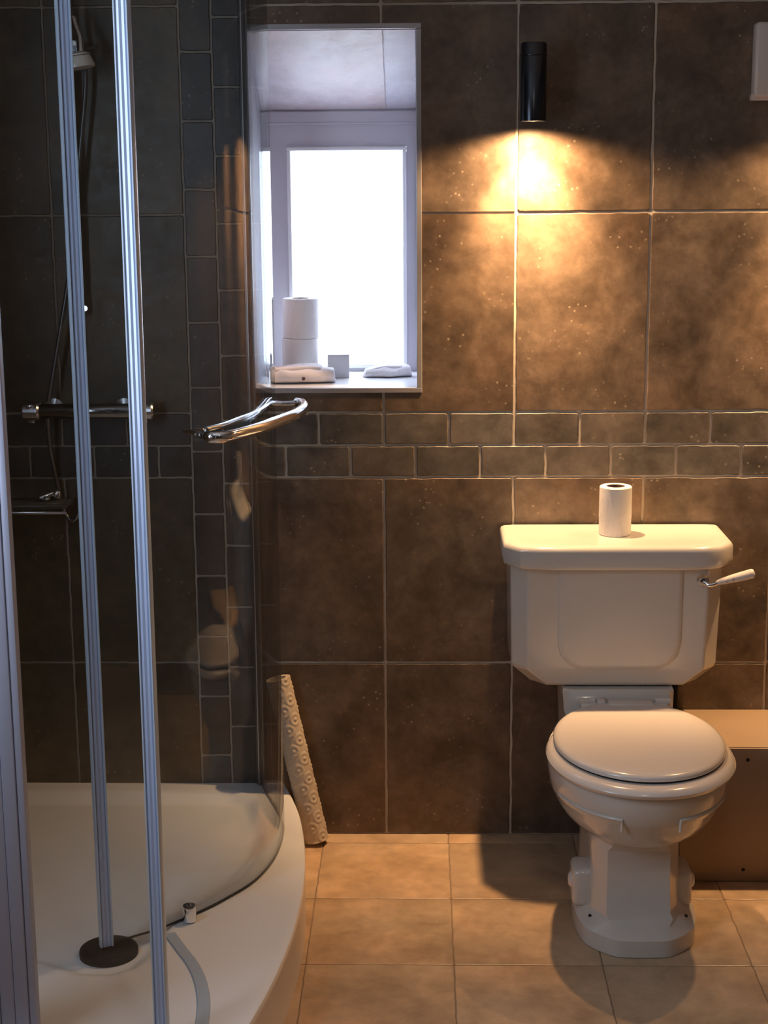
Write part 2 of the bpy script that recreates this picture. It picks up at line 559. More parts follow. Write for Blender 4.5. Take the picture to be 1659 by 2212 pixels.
g = G().box(X_LEFT - .1, X_RIGHT + .1, Y_FRONT - 0.1, Y_FRONT, 0, Z_CEIL)
tag(g.build('wall_front', M_PAINT, loc=(0, 0, 0)), kind='structure')
g = G().box(X_LEFT - .1, X_RIGHT + .1, Y_FRONT - .1, 0.12, Z_CEIL, Z_CEIL + .08)
tag(g.build('ceiling', M_CEIL, loc=(0, 0, 0)), kind='structure')
# floor
g = G().box(X_LEFT - .1, X_RIGHT + .1, Y_FRONT - .1, 0.12, -0.08, -0.0015)
tag(g.build('floor_grout', M_GROUT_F, loc=(0, 0, 0)), kind='structure')
g = G()
FX, FY, FW = 0.067, -0.3615, 0.305
ffn = lambda u, v, h: (u, v, -0.0015 + h)
for j in range(-14, 3):
    y0, y1 = clip(FY + j * FW, Y_FRONT, 0.0), clip(FY + (j + 1) * FW, Y_FRONT, 0.0)
    if y1 - y0 < 0.01: continue
    for i in range(-5, 6):
        x0, x1 = clip(FX + i * FW, X_LEFT, X_RIGHT), clip(FX + (i + 1) * FW, X_LEFT, X_RIGHT)
        if x1 - x0 > 0.01: tile_cell(g, x0, x1, y0, y1, ffn, 0.0015, 0.0, 0.0014)
tag(g.build('floor', M_FLOOR, loc=(0, 0, 0), attrs=True), 'warm sandstone coloured square floor tiles', kind='structure')

# ------------------------------------------------------------------ window in the back wall
WD = 0.33                                          # depth of the reveal
ZSOF = 1.751                                       # back edge of the sloping soffit
g = G()
def plank(a, b, c, d, t):
    """slab whose visible face is a,b,c,d, thickened by vector t"""
    q = [Vector(p) for p in (a, b, c, d)]
    t = Vector(t)
    g.add(q + [p + t for p in q], [[0, 1, 2, 3], [7, 6, 5, 4], [0, 4, 5, 1], [1, 5, 6, 2], [2, 6, 7, 3], [3, 7, 4, 0]], (0.4, 0, 0.7))
def sof(u, v, h): # u across, v 0..1 along slope
    n = Vector((0, -(OP[3] - ZSOF), -WD)).normalized()
    p = Vector((u, v * WD, OP[3] + (ZSOF - OP[3]) * v)) + n * h
    return p
tile_cell(g, OP[0], XA + 0.004, 0.0, 1.0, sof, 0.002, 0.0, 0.0006)
tile_cell(g, XA + 0.004, OP[1], 0.0, 1.0, sof, 0.002, 0.0, 0.0006)
plank((OP[0] - .03, 0.0, OP[3]), (OP[1] + .03, 0.0, OP[3]), (OP[1] + .03, WD, ZSOF), (OP[0] - .03, WD, ZSOF), (0, 0.02, 0.04))
for x, s in ((OP[0], -1), (OP[1], 1)):
    plank((x, 0.12, OP[2]), (x, WD + .09, OP[2]), (x, WD + .09, OP[3]), (x, 0.12, OP[3]), (0.03 * s, 0, 0))
    plank((x, 0.0, OP[2]), (x, 0.12, OP[2]), (x, 0.12, OP[3]), (x, 0.0, OP[3]), (0.004 * s, 0, 0))
o = g.build('wall_reveal', M_REVEAL, loc=(0, 0, 0), attrs=True)
tag(o, 'pale tiled sides and sloping top of the window recess', kind='structure')
g = G().box(OP[0] - .004, OP[1] + .004, -0.002, WD + .09, OP[2] - .0045, OP[2])
tag(g.build('trim_2', M_SILL, loc=(0, 0, 0)), 'white sill board of the deep window recess', kind='structure')
# metal tile trim round the opening
g = G()
for (a, b, c, d) in ((OP[0] - .012, OP[1] + .012, OP[3], OP[3] + .012), (OP[0] - .012, OP[1] + .012, OP[2] - .012, OP[2]),
                     (OP[0] - .012, OP[0], OP[2], OP[3]), (OP[1], OP[1] + .012, OP[2], OP[3])):
    g.box(a, b, -0.005, 0.004, c, d, 0.0012)
tag(g.build('trim_1', M_TRIM, loc=(0, 0, 0)), 'satin metal edge trim round the window recess', kind='structure')
win = empty('window_1', (-0.18, WD + .03, OP[2]), 'white framed frosted window at the back of the deep recess', None, kind='structure')
g = G()
fx0, fx1, fz0, fz1 = OP[0] - 0.01, OP[1] + 0.01, OP[2], ZSOF + 0.02
gx0, gx1, gz0, gz1 = -0.327, -0.032, OP[2] + 0.008, 1.661
g.box(fx0, gx0, WD, WD + .06, fz0, fz1); g.box(gx1, fx1, WD, WD + .06, fz0, fz1)
g.box(gx0, gx1, WD, WD + .06, gz1, fz1); g.box(gx0, gx1, WD, WD + .06, fz0, gz0)
g.box(fx0, fx1, WD + .055, WD + .085, fz1 - .03, OP[3] + .1)
g.build('window_frame', M_UPVC, win)
g = G().box(fx0, fx1, WD - .008, WD, 1.714, 1.7185, 0.001)
g.box(fx0, fx1, WD - .006, WD, 1.7185, 1.745)
g.build('head_bead', M_UPVC, win)
g = G()
bt = 0.010
for (a, b, c, d) in ((gx0, gx1, gz1 - bt, gz1), (gx0, gx1, gz0, gz0 + bt), (gx0, gx0 + bt, gz0 + bt, gz1 - bt), (gx1 - bt, gx1, gz0 + bt, gz1 - bt)):
    g.box(a, b, WD - .010, WD + .03, c, d, 0.003)
g.build('glazing_bead', M_SILL, win)
g = G().box(gx0, gx1, WD + .03, WD + .036, gz0, gz1)
g.build('pane', M_FROST, win)
# side window added out of view in the left wall for cool fill
win2 = empty('fill_window', (X_LEFT - .05, (W2[0] + W2[1]) / 2, W2[2]), None, None, kind='structure')
g = G()
for (a, b, c, d) in ((W2[0], W2[1], W2[2], W2[2] + .05), (W2[0], W2[1], W2[3] - .05, W2[3]), (W2[0], W2[0] + .05, W2[2] + .05, W2[3] - .05), (W2[1] - .05, W2[1], W2[2] + .05, W2[3] - .05)):
    g.box(X_LEFT - .08, X_LEFT - .02, a, b, c, d)
g.build('window_frame', M_UPVC, win2)  # frame of the added side window

# ------------------------------------------------------------------ shower tray
RIM_Z = 0.133
TY = -1.26
def outer_x(y): return -0.2455 - 0.21 * (y + 0.62) ** 2 - (0.10 * max(0.0, y + 0.22) ** 1.5)
GLASS_PTS = [(-.392, 0.0), (-.379, -.057), (-.360, -.109), (-.327, -.218), (-.312, -.309), (-.318, -.441), (-.350, -.562), (-.406, -.656), (-.452, -.715), (-.514, -.782), (-.553, -.811), (-.612, -.853)]
GP = [Vector((x, y, 0)) for x, y in GLASS_PTS]
glass_line = catmull(GP, 8)
bowl = [Vector((-1.04, -.055, 0)), Vector((-.45, -.055, 0))] + [Vector(p) + Vector((-.030, 0.012, 0)) for p in GP[2:9]] + \
       [Vector((-.498, -.86, 0)), Vector((-.530, -.935, 0)), Vector((-.575, -.965, 0)), Vector((-.64, -.965, 0)), Vector((-.69, -.94, 0)), Vector((-.77, -.90, 0)), Vector((-.9, -.85, 0)), Vector((-1.04, -.84, 0))]
def inside_dist(p):
    n = len(bowl); inside = False; dmin = 9
    for i in range(n):
        a, b = bowl[i], bowl[(i + 1) % n]
        if (a.y > p.y) != (b.y > p.y) and p.x < (b.x - a.x) * (p.y - a.y) / (b.y - a.y) + a.x: inside = not inside
        ab = b - a
        t = max(0, min(1, (p - a).dot(ab) / ab.dot(ab)))
        dmin = min(dmin, (p - (a + ab * t)).length)
    return dmin if inside else -dmin
def sstep(a, b, x):
    t = max(0, min(1, (x - a) / (b - a)))
    return t * t * (3 - 2 * t)
tray = empty('shower_tray', (-0.62, -0.62, 0), 'low white acrylic shower tray with bowed right edge on the tiled floor', 'shower tray')
g = G()
NU, NV = 92, 100
rows = []
for j in range(NV + 1):
    y = -0.004 + (TY + 0.004) * j / NV
    ox = outer_x(y) - 0.006
    if y < TY + 0.10: ox -= 0.10 - math.sqrt(max(0, 0.01 - (0.10 - (y - TY)) ** 2))
    row = []
    for i in range(NU + 1):
        x = X_LEFT + 0.004 + (ox - X_LEFT - 0.004) * i / NU
        d = inside_dist(Vector((x, y, 0)))
        z = RIM_Z - 0.020 * sstep(0.0, 0.040, d) - 0.006 * sstep(0.03, 0.35, d)
        row.append((x, y, z))
    rows.append(row)
verts = [p for r in rows for p in r]
faces = [[j * (NU + 1) + i, j * (NU + 1) + i + 1, (j + 1) * (NU + 1) + i + 1, (j + 1) * (NU + 1) + i] for j in range(NV) for i in range(NU)]
border = [rows[j][NU] for j in range(NV + 1)] + [rows[NV][i] for i in range(NU - 1, -1, -1)] + [rows[j][0] for j in range(NV - 1, -1, -1)] + [rows[0][i] for i in range(1, NU)]
bi = [j * (NU + 1) + NU for j in range(NV + 1)] + [NV * (NU + 1) + i for i in range(NU - 1, -1, -1)] + [j * (NU + 1) for j in range(NV - 1, -1, -1)] + [i for i in range(1, NU)]
n = len(border)
cx, cy = -0.65, -0.62
base = len(verts)
levels = [(0.0042, -0.0018), (0.006, -0.006), (0.006, -0.016), (0.0045, -0.020), (0.0045, -0.117), (0.0045, -0.1325)]
def outward(k):
    a, b = Vector(border[(k - 1) % n]), Vector(border[(k + 1) % n])
    t = (b - a); t.z = 0; t.normalize()
    o_ = Vector((-t.y, t.x, 0))
    if o_.dot(Vector((border[k][0] - cx, border[k][1] - cy, 0))) < 0: o_ = -o_
    return o_
outs = [outward(k) for k in range(n)]
for (e, dz) in levels:
    for k in range(n):
        x, y, z = border[k]
        q = Vector((x, y, 0)) + outs[k] * e
        q.x = max(q.x, X_LEFT + 0.003); q.y = min(q.y, -0.0035)
        verts.append((q.x, q.y, RIM_Z + dz))
prev = bi
for li in range(len(levels)):
    cur = [base + li * n + k for k in range(n)]
    for k in range(n): faces.append([prev[k], prev[(k + 1) % n], cur[(k + 1) % n], cur[k]])
    prev = cur
faces.append(prev)
g.add(verts, faces)
g.build('tray_body', M_TRAY, tray, smooth=35)
# drain cover, domed, with small holes pattern in relief
g = G()
g.lathe([(0.0, .003), (0.02, .003), (0.04, .0028), (0.050, .002), (0.0555, .000), (0.0565, -.003), (0.0565, -.03)], (-0.606, -0.841, RIM_Z - 0.009), 48, cap=False)
dr = g.build('drain_cover', M_BLACK, tray, smooth=60)
g = G()
for rr, nn in ((0.016, 8), (0.030, 14), (0.044, 20)):
    for k in range(nn):
        a = 2 * PI * k / nn
        zz = RIM_Z - 0.009 + 0.0028
        g.lathe([(0.0024, -0.001), (0.0022, 0.0006), (0.0, 0.0009)], (-0.606 + rr * math.cos(a), -0.841 + rr * math.sin(a), zz), 8, cap=False)
g.build('drain_stud', M_HOLE, dr, smooth=60)['kind'] = 'stuff'
# curved grey-blue strip lying on the tray in front of the open door
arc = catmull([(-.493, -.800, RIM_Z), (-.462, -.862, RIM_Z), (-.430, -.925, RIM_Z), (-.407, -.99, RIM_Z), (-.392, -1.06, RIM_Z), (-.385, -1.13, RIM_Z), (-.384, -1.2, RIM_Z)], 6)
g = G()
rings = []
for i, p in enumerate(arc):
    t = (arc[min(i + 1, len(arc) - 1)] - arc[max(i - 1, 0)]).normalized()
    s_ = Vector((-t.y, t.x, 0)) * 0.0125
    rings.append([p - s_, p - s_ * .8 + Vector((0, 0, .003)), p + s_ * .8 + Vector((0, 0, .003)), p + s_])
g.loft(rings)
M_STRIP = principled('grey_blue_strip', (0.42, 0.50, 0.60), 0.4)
g.build('curved_strip', M_STRIP, tray, smooth=40)

# ------------------------------------------------------------------ shower enclosure
ench = empty('shower_enclosure', (-0.5, -0.6, RIM_Z), 'curved clear glass shower enclosure with chrome edges standing on white tray', 'shower enclosure')
GB, GT = RIM_Z + 0.004, 2.02
def curved_sheet(line, z0, z1, th):
    g_ = G()
    P_ = [Vector((p.x, p.y, 0)) for p in line]
    nrm = []
    for i in range(len(P_)):
        t = (P_[min(i + 1, len(P_) - 1)] - P_[max(i - 1, 0)]).normalized()
        nrm.append(Vector((-t.y, t.x, 0)))
    rings = []
    for p, q in zip(P_, nrm):
        a, b = p + q * th / 2, p - q * th / 2
        rings.append([(a.x, a.y, z0), (a.x, a.y, z1), (b.x, b.y, z1), (b.x, b.y, z0)])
    g_.loft(rings)
    return g_, P_, nrm
i_split = 8 * 4                                     # the fixed pane ends at the point where the door begins
g_, _, _ = curved_sheet(glass_line[:i_split + 1], GB, GT, 0.006)
g_.build('fixed_pane', M_GLASS, ench, smooth=30)
g_, DP, DN = curved_sheet(glass_line[i_split:], GB, GT, 0.006)
door = g_.build('curved_door', M_GLASS, ench, smooth=30)
# bottom seal of the door
g = G()
g.tube([Vector((p.x, p.y, GB)) for p in glass_line], 0.0022, 8)
g.build('bottom_seal', M_HOLE, ench, smooth=60)
# slim wall profile
g = G().box(-.401, -.385, -0.024, -0.004, GB, GT, 0.002)
wp = g.build('wall_profile', principled('dark_profile', (0.07, 0.075, 0.085), 0.3, metal=0.6), ench, smooth=40)
G().box(-.385, -.3815, -0.022, -0.006, GB, GT, 0.001).build('profile_lip', M_ALU, wp, smooth=40)
G().box(-.3955, -.393, -0.0265, -0.024, GB, GT, 0.0008).build('profile_lip', M_ALU, wp, smooth=40)
# head rail on top of the curved panes
g = G()
g.tube([Vector((p.x, p.y, GT + .010)) for p in glass_line], 0.012, 10)
g.build('head_rail', M_ALU, ench, smooth=60)


def edge_strip(name, c, ang, w, z0, z1, parent, mats=(M_SEAL, M_SEAL_E)):
    """upright extruded seal with a wide web and two rounded beads"""
    M = Matrix.Rotation(ang, 4, 'Z')
    def ext(prof):
        g2 = G()
        ring0, ring1 = [], []
        for (a, b) in prof:
            q = M @ Vector((a, b, 0)) + Vector((c[0], c[1], 0))
            ring0.append((q.x, q.y, z0)); ring1.append((q.x, q.y, z1))
        g2.loft([ring0, ring1])
        return g2
    h = w / 2
    prof = [(-h * .60, -.0068), (-h * .2, -.0082), (h * .1, -.0068), (h * .45, -.0078), (h * .62, -.0064), (h * .62, .006), (-h * .55, .006)]
    web = ext(prof).build(name, mats[0], parent, smooth=30)
    for s in (-1, 1):
        pr = [(s * h * .80 + .0030 * math.cos(a), .010 * math.sin(a)) for a in [2 * PI * k / 10 for k in range(10)]]
        ext(pr).build('edge_bead', mats[1], web, smooth=50)
    return web


edge_strip('door_edge_strip', (-.6075, -.853), math.radians(24), 0.0265, GB, GT, ench)
edge_strip('door_edge_strip', (-.4435, -1.2), math.radians(-8), 0.025, RIM_Z + .002, GT, ench)
# wide end post and the near pane between it and the second edge strip
g = G()
for (a, b, dep) in ((-.760, -.715, .030), (-.715, -.690, .026), (-.690, -.6665, .030), (-.6665, -.6535, .024)):
    g.box(a, b, -1.2 - dep / 2, -1.2 + dep / 2, RIM_Z + .001, GT + .02, 0.003)
g.build('end_post', principled('lavender_post', (0.40, 0.42, 0.54), 0.42, metal=0.2), ench, smooth=40)
g = G().box(-.655, -.455, -1.203, -1.197, GB, GT)
g.build('near_pane', M_GLASS, ench)
# chrome roller guide at the foot of the door
g = G()
g.lathe([(.0, .0), (.0125, .0), (.0135, .002), (.0135, .030), (.0125, .033), (.0085, .034), (.0085, .028), (.0, .028)], (-.462, -.745, RIM_Z + .002), 28, cap=False)
g.build('roller_guide', M_CHROME, door, smooth=35)
# loop handle through the door: outer and inner rail at hand height
HZ = 1.100
outer = [(-.408, -.668), (-.397, -.682), (-.366, -.668), (-.318, -.570), (-.289, -.478), (-.262, -.385), (-.250, -.290), (-.256, -.225), (-.272, -.197)]
inner = [(-.329, -.203), (-.337, -.274), (-.355, -.391), (-.376, -.463), (-.400, -.545), (-.436, -.614)]
handle = G()
op = catmull([(x, y, HZ) for x, y in outer], 6)
handle.tube(op, [0.0088 + 0.0012 * math.sin(PI * i / len(op)) for i in range(len(op))], 16, flat=1.25)
hd = handle.build('handle', M_CHROME, door, smooth=60)
g = G().tube(catmull([(x, y, HZ) for x, y in inner], 6), 0.0068, 14)
g.build('inner_rail', M_CHROME, hd, smooth=60)
g = G().tube(catmull([(-.262, -.205, HZ), (-.300, -.200, HZ - .002), (-.331, -.203, HZ)], 4), 0.0055, 12)
g.lathe([(.0, -.006), (.012, -.006), (.013, -.003), (.013, .003), (.012, .006), (.0, .006)], (-.333, -.204, HZ), 20, Matrix.Rotation(PI / 2, 4, 'Y'), cap=False)
g.build('handle_stud', M_CHROME, hd, smooth=50)
g = G().tube([(-.400, -.676, HZ), (-.440, -.622, HZ)], 0.0055, 12)
g.lathe([(.0, -.008), (.011, -.008), (.012, -.003), (.012, .003), (.011, .008), (.0, .008)], (-.418, -.650, HZ + .004), 20, Matrix.Rotation(PI / 2, 4, 'X') @ Matrix.Rotation(.6, 4, 'Y'), cap=False)
g.build('handle_stud', M_CHROME, hd, smooth=50)
g = G().tube([(-.430, -.628, HZ), (-.449, -.618, HZ), (-.462, -.612, HZ)], [0.0055, 0.006, 0.003], 12)
g.build('inner_rail', M_CHROME, hd, smooth=50)

# ------------------------------------------------------------------ shower mixer, rail, hose and hand shower
sh = empty('shower_mixer', (-0.765, 0.0, 1.065), 'chrome bar shower mixer with rail, hose and hand shower on dark tiled wall', 'shower')
g = G()
bx0, bx1, by, bz = -.905, -.625, -.055, 1.062
RX = Matrix.Rotation(PI / 2, 4, 'Y')
g.lathe([(.0, .0), (.015, .0), (.0175, .004), (.0175, .276), (.015, .28), (.0, .28)], (bx0, by, bz), 24, RX, cap=False)
g.build('mixer_bar', principled('dark_chrome', (0.30, 0.30, 0.31), 0.12, metal=1.0), sh, smooth=40)
for x, w_ in ((bx0 - .012, .040), (bx1 - .036, .048)):
    g = G().lathe([(.0, .0), (.019, .0), (.0225, .004), (.0225, w_ - .004), (.019, w_), (.0, w_)], (x, by, bz), 20, RX, cap=False)
    for k in range(3):
        a = 2 * PI * k / 3 + .4
        g.box(x + w_ * .3, x + w_ * .7, by + .022 * math.cos(a) - .005, by + .022 * math.cos(a) + .005, bz + .022 * math.sin(a) - .005, bz + .022 * math.sin(a) + .005, .002)
    g.build('control_knob', M_CHROME_R, sh, smooth=40)
for x in (-.855, -.690):
    g = G().lathe([(.0, .0), (.024, .0), (.024, .006), (.012, .010), (.012, .045)], (x, -.003, bz), 20, Matrix.Rotation(PI / 2, 4, 'X'), cap=True)
    g.build('wall_flange', M_CHROME_R, sh, smooth=40)
rail_x = -.777
g = G().tube([(rail_x, -.055, 1.28), (rail_x, -.055, 1.99)], 0.009, 14)
rail = g.build('slide_rail', M_CHROME_R, sh, smooth=50)
for z in (1.30, 1.97):
    g = G().tube([(rail_x, -.004, z), (rail_x, -.064, z)], 0.0105, 14)
    g.build('rail_bracket', M_CHROME_R, rail, smooth=50)
g = G().lathe([(.0, .0), (.006, .0), (.007, .003), (.006, .006), (.0, .006)], (-.757, -.075, 1.300), 12, Matrix.Rotation(PI / 2, 4, 'X'), cap=False)
g.build('bracket_cap', M_CHROME, rail, smooth=50)
# slider with its clamp knob
g = G().box(-.790, -.745, -.075, -.040, 1.855, 1.885, .004)
g.tube([(-.745, -.06, 1.868), (-.722, -.07, 1.868), (-.711, -.072, 1.869)], [.005, .004, .004], 10)
g.lathe([(.0, .0), (.009, .0), (.010, .004), (.004, .007)], (-.711, -.072, 1.869), 12, Matrix.Rotation(PI / 2, 4, 'Y'), cap=False)
g.build('slider', M_CHROME_R, sh, smooth=45)
# hand shower: bent handle, round head facing down
g = G().tube(catmull([(-.750, -.10, 1.930), (-.743, -.11, 1.908), (-.734, -.12, 1.885), (-.731, -.13, 1.862), (-.730, -.135, 1.850)], 6), [.006] + [.0075] * 23 + [.009], 14)
hs = g.build('hand_shower', M_CHROME, sh, smooth=60)
Mh = Matrix.Rotation(math.radians(-10), 4, 'Y')
g = G().lathe([(.0, .018), (.020, .017), (.030, .012), (.0305, .009)], (-.737, -.14, 1.835), 28, Mh, cap=False)
g.lathe([(.0305, .0075), (.037, -.012), (.036, -.016), (.0, -.017)], (-.737, -.14, 1.835), 28, Mh, cap=False)
g.build('spray_head', principled('lamplit_chrome', (0.92, 0.90, 0.84), 0.3, metal=0.2), hs, smooth=40)  # warm white base colour stands for the lamp reflected in the head
# hoses
g = G().tube(catmull([(-.750, -.10, 1.932), (-.757, -.085, 1.945), (-.752, -.06, 1.92), (-.738, -.05, 1.813), (-.760, -.05, 1.634), (-.778, -.05, 1.50), (-.793, -.05, 1.389), (-.825, -.055, 1.23), (-.855, -.06, 1.085)], 8), 0.0052, 10)
g.build('hose', M_HOSE, sh, smooth=60)
g = G().tube(catmull([(-.861, -.055, 1.045), (-.860, -.045, .97), (-.856, -.016, .89), (-.846, -.014, .825), (-.826, -.016, .796), (-.808, -.02, .815), (-.796, -.04, .875), (-.790, -.05, 1.0), (-.790, -.062, 1.15), (-.790, -.066, 1.27)], 8), 0.0055, 10)
g.build('hose', M_HOSE, sh, smooth=60)

# corner shelf on the left and the small fitting on it
shelf = empty('corner_shelf', (-0.95, -0.01, 0.84), 'dark narrow wall shelf with pale front lip inside the shower', 'shelf')
G().box(-1.095, -.812, -.125, -.030, .846, .854, .002).build('shelf_board', M_SHELF, shelf, smooth=40)
G().box(-1.095, -.810, -.131, -.124, .835, .841, .0015).build('front_lip', M_CHROME_R, shelf, smooth=40)
for x in (-1.07, -.93):
    G().box(x - .006, x + .006, -.118, -.004, .838, .847, .001).build('bracket', M_SHELF, shelf, smooth=40)
fit = empty('chrome_fitting', (-0.862, -0.06, 0.854), 'small shiny chrome fitting lying on the dark shower shelf', 'bathroom accessory')
G().tube([(-.884, -.075, .861), (-.868, -.068, .866), (-.854, -.060, .870)], [.005, .006, .006], 12).build('fitting_stem', M_CHROME, fit, smooth=60)
g = G().lathe([(.0, -.012), (.008, -.010), (.012, -.002), (.011, .006), (.006, .012), (.0, .013)], (-.848, -.058, .8665), 18, Matrix.Rotation(.6, 4, 'Y'), cap=False)
g.build('fitting_knob', M_CHROME, fit, smooth=60)
g = G().lathe([(.0, -.0065), (.006, -.005), (.009, .0), (.006, .005), (.0, .0065)], (-.868, -.078, .8606), 16, cap=False)
g.build('fitting_knob', M_CHROME, fit, smooth=60)

# ------------------------------------------------------------------ wall lamps
def wall_lamp(cx, cy, label):
    root = empty('wall_lamp', (cx, 0, 1.70), label, 'lamp', 'black tube lamps on the back wall')
    zb, zt_ = 1.703, 1.868
    g = G()
    g.lathe([(.0, zt_ - zb), (.026, zt_ - zb), (.0285, zt_ - zb - .003), (.0285, .0), (.0255, .0), (.0255, .055), (.0, .055)], (cx, cy, zb), 40, cap=False)
    body = g.build('lamp_tube', M_DARKMETAL, root, smooth=40)
    g = G().lathe([(.0292, .0), (.0296, .001), (.0296, .002), (.0292, .003)], (cx, cy, zt_ - .028), 40, cap=False)
    g.build('lamp_ring', M_DARKMETAL, body, smooth=40)
    g = G().box(cx - .018, cx + .018, cy + .022, -.003, zb + .045, zb + .115, .003)
    g.build('wall_bracket', M_DARKMETAL, root, smooth=40)
    g = G().lathe([(.0, .052), (.020, .052), (.023, .034), (.0225, .030), (.0, .030)], (cx, cy, zb), 28, cap=False)
    g.build('bulb', M_BULB, root, smooth=40)
    d = bpy.data.lights.new('lamp_light', 'SPOT')
    d.energy = LAMP_POWER
    d.color = LAMP_COLOR
    d.spot_size = math.radians(162)
    d.spot_blend = 0.45
    d.shadow_soft_size = 0.016
    lo = bpy.data.objects.new('lamp_light', d)
    COL.objects.link(lo)
    lo.parent = root
    lo.location = Vector((cx, cy, zb - 0.002)) - origin_of(root)
    d2 = bpy.data.lights.new('lamp_beam', 'SPOT')
    d2.energy = BEAM_POWER
    d2.color = LAMP_COLOR
    d2.spot_size = math.radians(78)
    d2.spot_blend = 1.0
    d2.shadow_soft_size = 0.016
    lo2 = bpy.data.objects.new('lamp_beam', d2)
    COL.objects.link(lo2)
    lo2.parent = root
    lo2.rotation_euler = (math.radians(13), 0, 0)
    lo2.location = Vector((cx, cy + .017, zb - 0.002)) - origin_of(root)
    return root


wall_lamp(0.2485, -.092, 'black tube wall lamp glowing downwards beside the window')
wall_lamp(0.965, -.092, 'black tube wall lamp out of sight to the right of the white box')
# unseen ceiling downlight, added for general fill
dl = empty('fill_downlight', (FILL_LIGHT[0], FILL_LIGHT[1], 2.39), 'round fill light added to the ceiling out of view', 'fill light')
G().lathe([(.050, .0), (.055, -.006), (.068, -.008), (.072, .0), (.072, .010)], (FILL_LIGHT[0], FILL_LIGHT[1], 2.39), 36, cap=False).build('fill_bezel', M_CHROME_R, dl, smooth=50)
G().lathe([(.0, .002), (.050, .002)], (FILL_LIGHT[0], FILL_LIGHT[1], 2.388), 36, cap=False).build('fill_diffuser', M_DISC, dl)
d = bpy.data.lights.new('fill_lamp', 'AREA')
d.shape = 'DISK'; d.size = 0.10; d.energy = FILL_POWER; d.color = (1.0, 0.84, 0.68)
lo = bpy.data.objects.new('fill_lamp', d); COL.objects.link(lo); lo.parent = dl
lo.location = (0, 0, -0.012)

# white box at the right edge
wb = empty('wall_box', (0.80, 0, 1.75), 'plain white plastic wall box high at the right edge', 'wall box')
G().box(.737, .875, -.045, -.003, 1.752, 1.912, .008, 3).build('cover', M_PLASTIC, wb, smooth=40)
G().box(.7355, .8765, -.028, -.003, 1.746, 1.760, .002, 2).build('base_lip', M_PLASTIC, wb, smooth=40)

# ------------------------------------------------------------------ pipe boxing on the right
pb = empty('pipe_boxing', (0.95, -0.13, 0), 'low brown pipe boxing with screwed front panel right of the toilet', 'boxing')
G().box(.585, X_RIGHT - .002, -.262, -.004, .311, .323, .001).build('top_board', M_LEDGE, pb, smooth=40)
G().box(.590, X_RIGHT - .002, -.270, -.262, .002, .3215, .0008).build('front_panel', M_PLASTER, pb, smooth=40)
G().box(.590, .598, -.262, -.004, .002, .311).build('end_panel', M_PLASTER, pb)
for x, z in ((.736, .295), (.736, .030), (.594, .030), (1.10, .295), (1.10, .030)):
    g = G().lathe([(.0, .0018), (.0032, .0016), (.0042, .0004), (.0044, -.001)], (x, -.270, z), 14, Matrix.Rotation(PI / 2, 4, 'X'), cap=False)
    g.build('screw', M_HOLE, pb, smooth=40)

# ------------------------------------------------------------------ toilet
TX = 0.4585
toilet = empty('toilet', (TX, -0.35, 0), 'white ceramic close-coupled toilet with closed lid standing under the lamp', 'toilet')
NS = 64
def egg(cx, yb, yf, hw, z, p=2.0, wide=0.5, chamf=0.0):
    """closed ring; yb back, yf front (more negative), widest at fraction 'wide' from the back"""
    yc = yb + (yf - yb) * wide
    pts = []
    for k in range(NS):
        a = 2 * PI * k / NS
        c, s = math.cos(a), math.sin(a)
        e = 2.0 / p
        x = hw * math.copysign(abs(c) ** e, c)
        y = math.copysign(abs(s) ** e, s)
        y = yc + (yb - yc) * y if s > 0 else yc + (yc - yf) * y
        pts.append((cx + x, y, z))
    return pts
def octo(cx, yb, yf, hwf, hw, z, ch):
    """ring with NS points on an octagon: front face half width hwf, body half width hw"""
    poly = [(cx + hw, yb), (cx - hw, yb), (cx - hw, yf + ch), (cx - hwf, yf), (cx + hwf, yf), (cx + hw, yf + ch)]
    # resample by angle to match egg() ordering (start +x, ccw: +y = back)
    yc = (yb + yf) / 2
    out = []
    for k in range(NS):
        a = 2 * PI * k / NS
        d = Vector((math.cos(a), math.sin(a)))
        best = None
        for i in range(len(poly)):
            p, q = Vector(poly[i]) - Vector((cx, yc)), Vector(poly[(i + 1) % len(poly)]) - Vector((cx, yc))
            e = q - p
            den = d.x * e.y - d.y * e.x
            if abs(den) < 1e-9: continue
            t = (p.x * e.y - p.y * e.x) / den
            u = (p.x * d.y - p.y * d.x) / den
            if t > 0 and -1e-6 <= u <= 1 + 1e-6: best = t if best is None else min(best, t)
        out.append((cx + d.x * best, yc + d.y * best, z))
    return out
def mixring(a, b, t):
    return [tuple(Vector(p).lerp(Vector(q), t)) for p, q in zip(a, b)]
def setz(r, z): return [(p[0], p[1], z) for p in r]
# pan: plinth, faceted column and flaring bowl in one continuous body
def foot(yb, yf, hwf, hw, z, ch, p=2.75):
    return mixring(octo(TX, yb, yf, hwf, hw, z, ch), egg(TX, yb, yf, hw, z, p, .5), .68)
plinth = foot(-.26, -.637, .062, .129, 0.0, .085)
rings = [setz(plinth, .0015), setz(plinth, .038)]
pl2 = foot(-.265, -.629, .058, .122, 0, .083)
rings.append(setz(pl2, .044))
pl3 = foot(-.27, -.612, .052, .110, 0, .078)
rings.append(setz(pl3, .052))
colm = octo(TX - .004, -.25, -.577, .066, .094, 0, .060)
colm2 = octo(TX - .004, -.25, -.565, .066, .093, 0, .055)
rings.append(setz(octo(TX, -.25, -.585, .066, .099, 0, .065), .060))
rings.append(setz(colm, .072)); rings.append(setz(colm2, .15)); rings.append(setz(colm2, .205))
e1 = egg(TX, -.22, -.600, .104, .232, 2.1, .55)
rings.append(setz(mixring(colm2, e1, .35), .220))
rings.append(mixring(setz(colm2, .236), setz(egg(TX, -.20, -.628, .122, 0, 2.0, .52), .236), .85))
